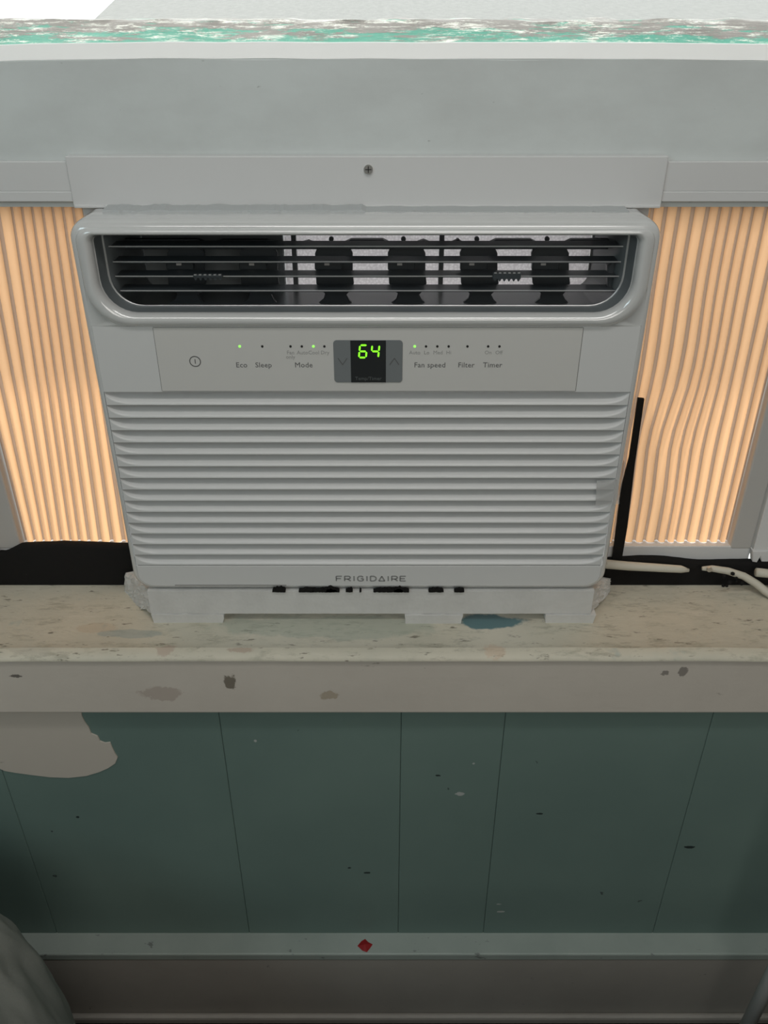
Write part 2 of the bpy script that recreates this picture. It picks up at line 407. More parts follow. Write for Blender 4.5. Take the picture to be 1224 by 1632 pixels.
for i in range(nx+1):
    x = -OW+.056+(2*OW-.112)*i/nx; w0 = .0016*noise.noise(Vector((x*14, 9., 5)))-.0060*(x/.34)**4*.35
    rows.append([bm.verts.new((x, y, z+w0)) for y, z in ((Y_S+.0006, zt+.0006), (Y_S+.0230, zt+.0103), (Y_S+.0270, zt+.0106), (Y_S+.0270, zt+.0004))])
for a, b_ in zip(rows, rows[1:]):
    for j in range(4): bm.faces.new((a[j], a[(j+1) % 4], b_[(j+1) % 4], b_[j]))
bm.faces.new(rows[0]); bm.faces.new(rows[-1])
obj('glazing_bead', bm, bead, win)['label'] = 'bead along the foot of the glass, coloured white to look sunlit'
for sx in (-1, 1):
    a, b_ = sorted((sx*(OW-.013), sx*(OW-.055)))
    obj('stile', B(a, b_, Y_S, Y_S+.038, zt-.02, Z(.52), bev=.003), paint, win)
    obj('stile', B(a, b_, Y_S+.042, Y_S+.080, Z(.50), 2.19, bev=.003), paint, win)
obj('meeting_rail', B(-OW+.013, OW-.013, Y_S, Y_S+.038, Z(.52), Z(.56), bev=.003), paint, win)
obj('meeting_rail', B(-OW+.013, OW-.013, Y_S+.042, Y_S+.080, Z(.51), Z(.55), bev=.003), paint, win)
obj('pane', B(-OW+.05, OW-.05, Y_S+.028, Y_S+.032, zt+.004, Z(.522)), glass_m, win)
obj('pane', B(-OW+.05, OW-.05, Y_S+.058, Y_S+.062, Z(.548), 2.17), glass_m, win)
# outer storm frame rail with peeling green paint, seen through the glass
ZP0, ZP1 = zz(80, .125), zz(33, .150)
bm = bmesh.new(); nx = 200; rows = []
prof = [(.118, zt-.03), (.120, ZP0-.004), (.128, ZP0), (.140, ZP0+.3*(ZP1-ZP0)), (.149, ZP0+.62*(ZP1-ZP0)), (.158, ZP1-.002), (.162, ZP1), (.178, ZP1), (.178, zt-.03)]
for i in range(nx+1):
    x = -OW+.014+(2*OW-.028)*i/nx
    rows.append([bm.verts.new((x, y+.003*noise.noise(Vector((x*30, j*2.3, 3))), z+.0022*noise.noise(Vector((x*40, j*1.9, 9))))) for j, (y, z) in enumerate(prof)])
for a, b_ in zip(rows, rows[1:]):
    for j in range(len(prof)): bm.faces.new((a[j], a[(j+1) % len(prof)], b_[(j+1) % len(prof)], b_[j]))
bm.faces.new(rows[0]); bm.faces.new(rows[-1])
obj('storm_rail', bm, peel, win, smooth=True, auto=35)['label'] = 'weathered green-painted rail, flaking, outside the glass'

# outdoors
g = struct(obj('ground', B(-300, 300, .30, 500, -1.05, -1.0), conc))
sl = bmesh.new()
a = P(150, 40, 12); 
def gp(u, v):   # point of the ground (z = -1.0) seen at (u, v)
    q = P(u, v, 0)-Vector((0, -D0, EYE)); t = (-.98-EYE)/q.z; p = Vector((0, -D0, EYE))+q*t; return p
q1, q2 = gp(184, -2), gp(140, 40)
d = (q1-q2)
A_, B_ = q2-d*.15, q2+d*1.4
vs = [(A_.x, A_.y), (B_.x, B_.y), (B_.x-40, B_.y), (A_.x-20, A_.y)]
f = sl.faces.new([sl.verts.new((x, y, -1.0)) for x, y in vs]); r_ = bmesh.ops.extrude_face_region(sl, geom=[f])
for g_ in r_['geom']:
    if isinstance(g_, bmesh.types.BMVert): g_.co.z = -.97
tag(obj('sunlit_patch_slab', sl, ground_sunlit), 'slab outside, coloured white to stand for sunlit ground, behind the upper left of the window', 'slab')

# ---------------------------------------------------------------- air conditioner
CX = -.0152
HW = .2425
ZT, ZB = Z(-.181), Z(-.5525)
ac = thing('air_conditioner', 'white window air conditioner with louvred front and green display reading 64', 'air conditioner', (CX, .0, ZB))
K = 8
def R4(hw, zt_, zb_, rt, rb): return rrect(CX-hw, CX+hw, zb_, zt_, (rt, rt, rb, rb), K)
# case behind the front
bm = bmesh.new()
cw = HW-.010; c0, c1 = ZB+.006, ZT-.006
for x0, x1, z0, z1 in ((-cw, -cw+.002, c0, c1), (cw-.002, cw, c0, c1), (-cw, cw, c0, c0+.002)):
    box(bm, CX+x0, CX+x1, .05, .40, z0, z1)
box(bm, CX-cw, CX+cw, .05, .112, c1-.002, c1)
for i in range(6): box(bm, CX-cw, CX+cw, .16+i*.045, .165+i*.045, c1-.006, c1)  # slats over an opening added so daylight reaches the duct foam
obj('case', bm, metal_case, ac)
# fins of the condenser filling the lower back
obj('coil', B(CX-cw+.004, CX+cw-.004, .36, .39, c0+.003, Z(-.36)), metal_case, ac)
# rim
bm = loft([(R4(HW-.004, ZT-.004, ZB+.004, .010, .016), .058), (R4(HW-.001, ZT-.001, ZB+.001, .013, .019), .050), (R4(HW, ZT, ZB, .014, .020), .012), (R4(HW-.0006, ZT-.0006, ZB+.0006, .014, .020), .006),
           (R4(HW-.0022, ZT-.0018, ZB+.0022, .013, .019), .0022), (R4(HW-.0045, ZT-.0034, ZB+.0045, .012, .017), .0004), (R4(HW-.0065, ZT-.0045, ZB+.006, .011, .016), 0)])
bez = obj('front_bezel', bm, gloss, ac, smooth=True, auto=60)
HF = HW-.0065
# vent surround
zr = Z(-.2684); zt0 = ZT-.0045
bm = loft([(rrect(CX-HF, CX+HF, zr, zt0, (.011, .011, .001, .001), K), 0), (rrect(CX-HF, CX+HF, zr, zt0, (.011, .011, .034, .034), K), -.0004),
           (rrect(CX-HF+.0015, CX+HF-.0015, zr+.0012, zt0-.0006, (.0105, .0105, .033, .033), K), -.0022), (rrect(CX-HF+.004, CX+HF-.004, zr+.0026, zt0-.0010, (.010, .010, .032, .032), K), -.0036),
           ]+[(rrect(CX-.2290+.0057*math.sin(q), CX+.2290-.0057*math.sin(q), Z(-.2622)+.0050*math.sin(q), Z(-.1884)-.0031*math.sin(q), (.008-.002*math.sin(q), .008-.002*math.sin(q), .031-.0025*math.sin(q), .031-.0025*math.sin(q)), K), -.0046+.0080*(1-math.cos(q))) for q in [math.pi/2*i/7 for i in range(8)]]
          +[(rrect(CX-.2228, CX+.2228, Z(-.2572), Z(-.1915), (.006, .006, .028, .028), K), .004)])
obj('vent_surround', bm, gloss, ac, smooth=True, auto=50)
bm = loft([(rrect(CX-.2228, CX+.2228, Z(-.2572), Z(-.1915), (.006, .006, .028, .028), K), .004), (rrect(CX-.2195, CX+.2195, Z(-.2558), Z(-.1918), (.005, .005, .027, .027), K), .0155)])
tubo = obj('vent_tub', bm, tub_mat, ac, smooth=True, auto=50)
bm = loft([(rrect(CX-.2195, CX+.2195, Z(-.2558), Z(-.1918), (.005, .005, .027, .027), K), .0155), (rrect(CX-.2187, CX+.2187, Z(-.2549), Z(-.1919), (.005, .005, .026, .026), K), .0152), (rrect(CX-.2180, CX+.2180, Z(-.2552), Z(-.1919), (.005, .005, .026, .026), K), .0165)])
obj('edge_glint', bm, silver, tubo, smooth=True)  # highlight line on the inner frame, built as a silver strip
bm = loft([(rrect(CX-.2180, CX+.2180, Z(-.2552), Z(-.1919), (.005, .005, .026, .026), K), .0165), (rrect(CX-.214, CX+.214, Z(-.264), Z(-.1919), (.004, .004, .02, .02), K), .022), (rrect(CX-.210, CX+.210, Z(-.268), Z(-.193), (.004, .004, .015, .015), K), .105)])
obj('vent_liner', bm, tub_mat, ac, smooth=True, auto=50)
# foam duct behind the vanes
xr0, xr1 = P(455, 420, .105).x, P(938, 420, .105).x
xl = CX-.209
obj('duct_back', B(xr0, xr1, .106, .112, Z(-.30), Z(-.192)), duct_foam, ac)['label'] = 'speckled white foam duct behind the vanes'
obj('duct_shade_left', B(xl, xr0-.001, .100, .112, Z(-.30), Z(-.192)), mat('duct_shade_grey', (.20, .225, .23), .5), ac)  # added grey partition standing for unlit foam on the left
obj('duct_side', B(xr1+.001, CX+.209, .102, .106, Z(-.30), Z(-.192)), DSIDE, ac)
for u in (470, 703):
    p = P(u, 420, .10); obj('duct_rib', B(p.x-.0022, p.x+.0022, .098, .105, Z(-.268), Z(-.193)), tub_mat, ac)
# vertical vanes
def vane(u, Y=.052):
    p = P(u, 440, Y); s = (D0+Y)/.985/F
    pts = [(-30, 404), (-27, 398), (-20, 394), (20, 394), (27, 398), (30, 404), (30, 436), (32, 452), (24, 466), (20, 470), (24, 478), (34, 488), (38, 494), (-30, 494), (-26, 484), (-16, 476), (-14, 468), (-22, 462), (-28, 452)]
    o = obj('vane', prism([(P(u+dx, v, Y).x, P(u+dx, v, Y).z) for dx, v in pts], Y, Y+.004, bev=.0008), slat_dark, ac)
    q = P(u-12, 426, Y-.003); bmm = B(q.x-.010, q.x+.014, Y-.006, Y-.0005, q.z-.0016, q.z+.0045, bev=.0008)
    obj('clip', bmm, slat_dark, o)
    q = P(u-11, 421, Y-.007); obj('pin', B(q.x-.0022, q.x+.0022, Y-.0075, Y-.005, q.z-.001, q.z+.001), eps, o)
    return o
for u in (296, 412, 532, 648, 763, 877): vane(u)
# link bar over the vanes with notches and pins
zl0, zl1 = zz(392, .056), zz(381, .056)
for a0, a1, h in ((168, 330, 1), (340, 440, .9), (478, 505, .8), (545, 625, 1), (660, 690, .9), (716, 742, 1), (776, 860, 1), (896, 985, 1)):
    x0, x1 = P(a0, 385, .056).x, P(a1, 385, .056).x
    obj('link_bar', prism([(x0, zl0), (x0+.003, zl0+(zl1-zl0)*.6), (x0+.008, zl0+(zl1-zl0)*h), (x1-.008, zl0+(zl1-zl0)*h), (x1-.002, zl0+(zl1-zl0)*.5), (x1, zl0)], .055, .060), slat_dark, ac)
bar = obj('link_rod', B(P(165, 390, .056).x, P(1000, 390, .056).x, .0545, .0605, zz(397, .056), zz(387, .056), bev=.001), slat_dark, ac)
for u in (528, 643, 760, 872): 
    p = P(u, 381, .052); obj('pin', disc(p, .0022, .0515, .0540, 10), slat_dark, bar)
# horizontal slats with front-edge highlights built as silver strips
for v, u0, u1 in ((392.5, 160, 1004), (417, 180, 1000), (440, 184, 998), (463, 192, 988)):
    Y = .020; x0, x1 = P(u0, v, Y).x, P(u1, v, Y).x; z = zz(v, Y)
    so = obj('slat', prism([(0, 0)]*0 or [(x0, z-.0013), (x1, z-.0013), (x1, z+.0004), (x0, z+.0004)], Y, Y+.0155), slat_dark, ac)
    obj('edge_glint', B(x0, x1, Y-.0008, Y, z-.0004, z+.0005), silver, so)
# toothed adjuster tabs
for u0, u1, v0, v1, lab in ((307, 354, 436, 445, 'left'), (786, 831, 433, 447, 'right')):
    Y = .0155; x0, x1 = P(u0, v0, Y).x, P(u1, v0, Y).x; z1, z0 = zz(v0, Y), zz(v1, Y)
    tb = obj('adjuster_tab', B(x0, x1, Y, .0205, z0+.001, z1-.001, bev=.0006), slat_dark, ac)
    N = 6
    for i in range(N):
        xa = x0+(x1-x0)*(i+.15)/N; xb = x0+(x1-x0)*(i+.85)/N
        obj('tooth', prism([(xa, z0+.001), (xa+.001, z0-.0008), (xb-.001, z0-.0008), (xb, z0+.001)], Y, .0195), slat_dark, tb)
        obj('tooth', B(xa+.0004, xb-.0004, Y-.0006, Y+.001, z1-.0014, z1-.0006), silver, tb)
# right hand hub and bracket in the vent
p = P(983, 430, .03)
obj('bracket', prism([(p.x-.006, p.z-.016), (p.x+.004, p.z-.018), (p.x+.006, p.z+.014), (p.x+.002, p.z+.017), (p.x-.003, p.z+.010), (p.x-.009, p.z+.004)], .028, .036, bev=.001), slat_dark, ac)

# control fascia
zf = Z(-.330)
obj('control_fascia', B(CX-HF, CX+HF, 0, .006, zf, zr, bev=.0003), plastic, ac)
fx0, fx1 = -.1985, .1712
fz0, fz1 = zf+.0012, zr-.0012
cp = obj('control_panel', B(fx0, fx1, -.0006, .0005, fz0, fz1, bev=.0002), panel_mat, ac)
for a in ((fx0-.0005, fx0, fz0, fz1), (fx1, fx1+.0006, fz0, fz1), (fx0, fx1, fz1, fz1+.0005), (fx0, fx1, fz0-.0005, fz0)):
    obj('seam', B(a[0], a[1], -.0002, .0006, a[2], a[3]), line_m, cp)
YP = -.0006
for s_, u, v, sz in (('Eco', 385, 582, .0068), ('Sleep', 420, 582, .0068), ('Mode', 484, 582, .0068), ('Fan speed', 685, 582, .0068), ('Filter', 743, 582, .0068), ('Timer', 785, 582, .0068)):
    text('lettering', s_, P(u, v, YP), sz, ink, cp, YP, space=1.02)
for s_, u, v in (('Fan', 463, 562), ('only', 463, 569), ('Auto', 482, 562), ('Cool', 500, 562), ('Dry', 518, 562), ('Auto', 661, 562), ('Lo', 680, 562), ('Med', 698, 562), ('Hi', 715, 562), ('On', 778, 562), ('Off', 795, 562)):
    text('lettering', s_, P(u, v, YP), .0048, ink_faint, cp, YP)
for u in (418, 463, 481, 517, 679, 697, 715, 745, 778, 796): obj('indicator', disc(P(u, 552, YP), .0011, YP-.0003, YP+.0003, 10), led_off, cp)
for u in (382, 499.5, 661): obj('indicator', disc(P(u, 552, YP), .0011, YP-.0003, YP+.0003, 10), led_on, cp)['label'] = 'lit green indicator dot'
p = P(311, 576, YP); bm = bmesh.new()
N = 28
ro = [[bm.verts.new((p.x+rr*math.cos(i/N*math.tau), y, p.z+rr*math.sin(i/N*math.tau))) for i in range(N)] for rr, y in ((.0051, YP+.0001), (.0051, YP-.0002), (.0043, YP-.0002), (.0043, YP+.0001))]
for a, b_ in zip(ro, ro[1:]):
    for i in range(N): bm.faces.new((a[i], a[(i+1) % N], b_[(i+1) % N], b_[i]))
box(bm, p.x-.0003, p.x+.0004, YP-.0002, YP, p.z-.0021, p.z+.0022); obj('power_symbol', bm, ink, cp)
# display with buttons
x0, x1, z0, z1 = P(532, 575, YP).x, P(641.5, 575, YP).x, zz(609, YP), zz(542, YP)
dk = obj('button_plate', prism(rrect(x0, x1, z0, z1, .003, 5), YP-.0008, YP+.0003, bev=.0003), greyglass, cp)
dx0, dx1 = P(559, 575, YP).x, P(615, 575, YP).x
obj('display_window', B(dx0, dx1, YP-.0010, YP-.0002, z0+.0001, z1-.0001), black, dk)
Yd = YP-.0011
def seg(bm, pa, pb, w_=.00075):
    a, b_ = Vector(pa), Vector(pb); d = (b_-a).normalized(); nn = Vector((-d.y, d.x))*w_
    pts = [a, a+d*w_+nn, b_-d*w_+nn, b_, b_-d*w_-nn, a+d*w_-nn]
    prism([(q.x, q.y) for q in pts], Yd-.0002, Yd, bm=bm)
def seven(ch, c, h=.0114, wd=.0062):
    bm = bmesh.new(); S = {'6': 'afgedc', '4': 'fgbc'}[ch]; sl_ = .10; g = .0004
    def q(x, y): return (c.x+x*wd+y*h*sl_, c.z+y*h)
    T = {'a': ((-.5, .5), (.5, .5)), 'g': ((-.5, 0), (.5, 0)), 'd': ((-.5, -.5), (.5, -.5)), 'f': ((-.5, 0), (-.5, .5)), 'b': ((.5, 0), (.5, .5)), 'e': ((-.5, -.5), (-.5, 0)), 'c': ((.5, -.5), (.5, 0))}
    for s_ in S:
        (xa, ya), (xb, yb) = T[s_]; A2, B2 = Vector(q(xa, ya)), Vector(q(xb, yb)); dd = (B2-A2).normalized()*g
        seg(bm, A2+dd, B2-dd)
    obj('digit', bm, digit, dk)['label'] = 'glowing green digit'
seven('6', P(578.5, 560, Yd)); seven('4', P(598, 560, Yd))
text('lettering', 'Temp/Timer', P(587, 603.5, Yd), .0046, mat('display_print', (.09, .10, .10), .5), dk, Yd)
for u, s_ in ((546, -1), (628.5, 1)):
    p = P(u, 576, YP-.0009); bm = bmesh.new(); w_ = .0040; h = .0030
    for sx in (-1, 1):
        a, b_ = Vector((p.x, p.z+s_*h)), Vector((p.x+sx*w_, p.z-s_*h)); nn = Vector((-(b_-a).y, (b_-a).x)).normalized()*.0003
        prism([(q.x, q.y) for q in (a+nn, b_+nn, b_-nn, a-nn)], YP-.0011, YP-.0008, bm=bm)
    obj('arrow_mark', bm, ink, dk)

# grille: fifteen slats with scooped ends
zg0, zg1 = Z(-.5205), zf
NR = 15; ph = (zg1-zg0)/NR; REC = .023
gw = HF-.0005; wend = .024
xs = [wend*(i/26)**1.4 for i in range(27)]+[.03]
xs = [CX-gw+x for x in xs]+[CX-.12, CX-.06, CX, CX+.06, CX+.12]+[CX+gw-x for x in reversed(xs)]
ts = [i/18 for i in range(19)]
def yrec(x, t):
    d = min(x-(CX-gw), (CX+gw)-x)
    g = math.sqrt(max(0, 1-(1-min(d/wend, 1))**2)) if d < wend else 1
    g = max(g*.93, 1e-4)
    return REC*(max(0, 1-t/g))**1.3*min(1, .15+d/.012)
bm = bmesh.new(); rows = []
for x in xs: rows.append([bm.verts.new((x, yrec(x, t)+.0001, -t*ph)) for t in ts]+[bm.verts.new((x, .0240, -ph*1.0+.0004))])
for a, b_ in zip(rows, rows[1:]):
    for j in range(len(ts)): bm.faces.new((a[j], b_[j], b_[j+1], a[j+1]))
s0 = obj('grille_slat', bm, plastic, ac, smooth=True, auto=50)
s0.matrix_parent_inverse.identity(); s0.data.transform(__import__('mathutils').Matrix.Translation((-CX, 0, 0)))
s0.location = (0, 0, zg1-ZB)
for i in range(1, NR):
    s = s0.copy(); COL.objects.link(s); s.location = (0, 0, zg1-i*ph-ZB)
obj('grille_back', B(CX-gw, CX+gw, .0245, .0255, zg0, zg1), tub_mat, ac)
# lower fascia
bm = loft([(rrect(CX-HF, CX+HF, ZB+.006, zg0-.0006, (.0006, .0006, .016, .016), K), .0004), (rrect(CX-HF+.0008, CX+HF-.0008, ZB+.0066, zg0-.0012, (.0006, .0006, .015, .015), K), -.0006)], cap=True)
lf = obj('lower_fascia', bm, plastic, ac)
obj('seam', B(CX-HF+.002, CX+HF-.002, -.0001, .0012, zg0-.0008, zg0), line_m, lf)
obj('seam', B(CX-.105*1.9, CX-.085, -.0009, .0, ZB+.0066, ZB+.0074), line_m, lf)
# lettering on the lower fascia, built letter by letter
p = P(592, 922, -.0006)
W_ = P(647, 922, 0).x-P(536, 922, 0).x; h = .0060; st_ = .0014
def letter(bm, ch, x, wd):
    def ln(a, b_): 
        A2 = Vector((x+a[0]*wd, p.z+(a[1]-.5)*h)); B2 = Vector((x+b_[0]*wd, p.z+(b_[1]-.5)*h)); d = (B2-A2).normalized(); nn = Vector((-d.y, d.x))*st_/2
        prism([(q.x, q.y) for q in (A2+nn, B2+nn, B2-nn, A2-nn)], -.0009, -.0005, bm=bm)
    def poly(L): 
        for a, b_ in zip(L, L[1:]): ln(a, b_)
    if ch == 'F': poly([(0, 0), (0, 1), (.95, 1)]); ln((0, .5), (.8, .5))
    if ch == 'R': poly([(0, 0), (0, 1), (.7, 1), (.95, .85), (.95, .6), (.7, .42), (0, .42)]); ln((.5, .42), (1, 0))
    if ch == 'I': ln((.5, 0), (.5, 1))
    if ch == 'G': poly([(.95, .8), (.75, 1), (.3, 1), (.03, .75), (.03, .25), (.3, 0), (.75, 0), (.97, .15), (.97, .48), (.55, .48)])
    if ch == 'D': poly([(0, 0), (0, 1), (.6, 1), (.95, .72), (.95, .28), (.6, 0), (0, 0)])
    if ch == 'A': poly([(0, 0), (.5, 1), (1, 0), (0, 0)])
    if ch == 'E': poly([(.95, 0), (0, 0), (0, 1), (.95, 1)]); ln((0, .5), (.8, .5))
word = 'FRIGIDAIRE'; wid = {'I': .35}; tot = sum(wid.get(c_, 1) for c_ in word)+.42*(len(word)-1); un = W_/tot
x = P(536, 922, 0).x
for c_ in word:
    wd = wid.get(c_, 1)*un; bm = bmesh.new(); letter(bm, c_, x, wd); obj('letter', bm, logo_m, lf); x += wd+.42*un

# clear tape on the right end of the slats
bm = prism([(P(u, v, -.0008).x, P(u, v, -.0008).z) for u, v in ((951, 766), (985, 764), (987, 803), (949, 806))], -.0011, -.0007)
for (x0, x1) in ((CX+HW+.0006, CX+HW+.001),):
    box(bm, x0, x1, .004, .03, zz(806, 0), zz(742, 0))
tag(obj('clear_tape', bm, clear_tape), 'square of clear tape stuck over the right ends of the louvres', 'tape')

# ---------------------------------------------------------------- mounting rails
YR = .058
x0, x1 = P(103, 250, YR).x, P(1066, 250, YR).x
zr1, zr0 = zz(249, YR), zz(329, YR)
mr = thing('mounting_rail', 'long white plastic rail screwed to the sash above the air conditioner', 'rail', ((x0+x1)/2, YR, zr0))
obj('face_plate', B(x0, x1, YR, YR+.0085, zr0, zr1, bev=.0008), plastic_side, mr)
obj('lower_lip', B(x0+.001, x1-.001, YR-.002, YR+.004, zr0-.001, zr0+.0012, bev=.0005), plastic_side, mr)
p = P(587, 270, YR-.001); sc = obj('screw', disc(p, .0038, YR-.0018, YR, 20), steel, mr)
obj('slot', B(p.x-.0026, p.x+.0026, YR-.0021, YR-.0017, p.z-.0004, p.z+.0004), led_off, sc); obj('slot', B(p.x-.0004, p.x+.0004, YR-.0021, YR-.0017, p.z-.0026, p.z+.0026), led_off, sc)
zs1, zs0 = zz(257, .062), zz(321, .062)
for nm, a, b_, lab in (('side_rail', -OW+.013, x0-.0005, 'white plastic side rail left of the long mounting rail'), ('side_rail', x1+.0005, OW-.013, 'white plastic side rail right of the long mounting rail')):
    t_ = thing(nm, lab, 'rail', ((a+b_)/2, .062, zs0), group=None)
    obj('face_plate', B(a, b_, .061, .0665, zs0+.0082, zs1, bev=.0008), plastic_side, t_)
    obj('lower_lip', B(a, b_, .0605, .0668, zs0, zs0+.0084, bev=.0006), plastic_side, t_)
# foam gasket over the top of the unit
bm = bmesh.new(); N = 120; rows = []
for i in range(N+1):
    x = CX-.222+.444*i/N; hh = .0022+.0012*noise.noise(Vector((x*60, 0, 0)))+.0008*noise.noise(Vector((x*240, 0, 2)))
    k = 1 if i < 60 else .45
    rows.append([bm.verts.new(q) for q in ((x, .036, ZT-.0045), (x, .037+.002*noise.noise(Vector((x*150, 4, 0))), ZT-.0015+hh*k), (x, .056, ZT-.0012+hh*k), (x, .057, ZT-.0045))])
for a, b_ in zip(rows, rows[1:]):
    for j in range(3): bm.faces.new((a[j], a[j+1], b_[j+1], b_[j]))
tag(obj('foam_gasket', bm, mat('grey_gasket', (.42, .44, .44), .8)), 'wrinkled grey gasket strip on top of the air conditioner under the rail', 'gasket')

# ---------------------------------------------------------------- accordion panels
def lerp(a, b_, t): return a+(b_-a)*t
YA = .080
zpt, zpb = Z(-.180), Z(-.5470)
def accordion(side, tops, bots, label, wig):
    cxm = (bots[0]+bots[-1])/2
    t_ = thing('accordion_panel', label, 'panel', (cxm, YA, zpb))
    NZ = 16
    for i in range(len(tops)-1):
        bm = bmesh.new(); bc = bmesh.new(); ra = []; rc = []
        for k in range(NZ+1):
            t = k/NZ; z = lerp(zpt, zpb, t)
            def X(j, fr):
                a = lerp(tops[j], bots[j], t)+wig(t, j); b_ = lerp(tops[j+1], bots[j+1], t)+wig(t, j+1); return lerp(a, b_, fr)
            fr = .68
            ra.append([bm.verts.new((X(i, f), YA+y, z)) for f, y in ((0.0, .0030), (.04, .0006), (.16, -.0004), (.34, -.0007), (.52, -.0004), (.64, .0006), (fr, .0030))])
            rc.append([bc.verts.new((X(i, f), YA+y, z)) for f, y in ((fr, .0030), (fr+.03, .0042), (.97, .0042), (1.0, .0030))])
        for R_, b2_ in ((ra, bm), (rc, bc)):
            for a, b_ in zip(R_, R_[1:]):
                for j in range(len(a)-1): b2_.faces.new((a[j], a[j+1], b_[j+1], b_[j]))
        obj('pleat', bm, pleat_m, t_, smooth=True); obj('crease', bc, crease_m, t_, smooth=True)
    return t_
lt = [-.2600, -.2690]+[-.2780-.0090*i for i in range(7)]+[-.346, -.360, -.377, -.395]
lb = [-.2640, -.2740, -.2850]+[-.2960-.0113*i for i in range(9)]
lb = lb[:12]+[-.3985]
lb = [-.2640, -.2770, -.2905, -.3035, -.3165, -.3285, -.3390, -.3485, -.3590, -.3690, -.3780, -.3880, -.3975]
L = accordion(-1, lt, lb, 'backlit tan accordion side panel left of the air conditioner', lambda t, j: 0)
rt = [x+.0018 for x in (.2280, .2390, .2510, .2630, .2755, .2887, .2990, .3085, .3185, .3285, .340, .354, .367, .3772)]
rb = [.2320, .2450, .2560, .2670, .2787, .2900, .3036, .3140, .3240, .3360, .3490, .3610, .3720, .3800]
def wigr(t, j):
    k = max(0, 1-abs(j-5.5)/5.5)
    return k*(.0042*math.exp(-((t-.42)/.16)**2)-.0050*math.exp(-((t-.66)/.12)**2))
Rr = accordion(1, rt, rb, 'backlit tan accordion side panel with buckled pleats right of the air conditioner', wigr)
# end channels of the panels, with feet
chan_m = mat('shaded_channel_plastic', (.44, .43, .41), .5)  # rail plastic darkened, shade on the channels put into the colour
def channel(t_, xa, xb, sx, zfoot):
    a, b_ = sorted((xa, xb))
    bm = B(a, b_, .072, .090, zpb-.004, zpt+.001, bev=.002)
    obj('end_channel', bm, chan_m, t_)
    xc = xb if sx > 0 else xa
    c0_, c1_ = (b_, b_+.016) if sx > 0 else (a-.016, a)
    obj('flange', B(c0_-.0006, c1_+.0006, .066, .089, zpb-.010, zpt+.001, bev=.001), plastic_side, t_)
    m_ = (c0_+c1_)/2
    obj('foot', prism([(c0_-.002, zfoot+.014), (c0_+.001, zfoot), (c0_+.006, zfoot-.001), (m_, zfoot+.007), (m_+.003, zfoot), (c1_+.002, zfoot), (c1_+.002, zfoot+.014)], .0635, .0715, bev=.0006), plastic_side, t_)
channel(L, -.3985, -.424, -1, Z(-.560)); channel(Rr, .3805, .404, 1, Z(-.562))
obj('inner_channel', B(.2178, .2340, .074, .092, zpb-.03, zpt+.001, bev=.001), plastic_side, Rr)
obj('inner_channel', B(-.2660, -.2482, .074, .092, zpb-.03, zpt+.001, bev=.001), plastic_side, L)
obj('bottom_rail', B(.2320, .404, .0725, .088, Z(-.580), Z(-.5475), bev=.001), plastic_side, Rr)
obj('bottom_rail', B(-.424, -.264, .0725, .088, Z(-.580), Z(-.5475), bev=.001), plastic_side, L)
# black boards put in for the shadow in the gaps beside the channels
for sx, lab in ((-1, 'left'), (1, 'right')):
    a, b_ = sorted((sx*.4235, sx*(OW-.0135)))
    tag(obj('dark_gap_board', B(a, b_, .094, .106, STOOL+.001, zz(300, .1), bev=.001), black_matte), 'narrow black board for the shadowed gap between the accordion panel and the %s jamb' % lab, 'filler')

# black strips along the back of the stool
def strip(x0, x1, top, label, y0=.0635, y1=.0715, name='black_strip'):
    bm = bmesh.new(); N = 50; rows = []
    for i in range(N+1):
        x = lerp(x0, x1, i/N); z1 = top(x)
        rows.append([bm.verts.new(q) for q in ((x, y0, STOOL-.002), (x, y0, z1-.004), (x, y0+.002, z1-.001), (x, y0+.004, z1), (x, y1, z1), (x, y1, STOOL-.002))])
    for a, b_ in zip(rows, rows[1:]):
        for j in range(6): bm.faces.new((a[j], a[(j+1) % 6], b_[(j+1) % 6], b_[j]))
    bm.faces.new(rows[0]); bm.faces.new(rows[-1])
    return tag(obj(name, bm, black_matte, smooth=True, auto=50), label, 'weatherstrip')
def topL(x):
    u0 = (x+.4)/(.13); return zz(872, .0635)+.003*math.exp(-((x+.345)/.05)**2)-.010*max(0, min(1, (-.395-x)/.02))+.0008*noise.noise(Vector((x*70, 0, 0)))
strip(-.455, -.2585, topL, 'black strip under the left accordion panel')
def topR(x): return zz(894, .0635)+.0035*math.exp(-((x-.345)/.03)**2)*-1+.004*math.sin((x-.25)*32)*.6+.0006*noise.noise(Vector((x*80, 3, 0)))
strip(.228, .455, topR, 'black strip under the right accordion panel')
# thin black strip standing beside the unit
pts = [(1017, 635), (1027, 636), (1012, 740), (1000, 840), (991, 892), (976, 894), (990, 780), (1003, 730)]
tag(obj('gap_strip', prism([(P(u, v, .066).x, P(u, v, .066).z) for u, v in pts], .066, .069), black_matte), 'thin black strip standing upright right of the air conditioner', 'weatherstrip')

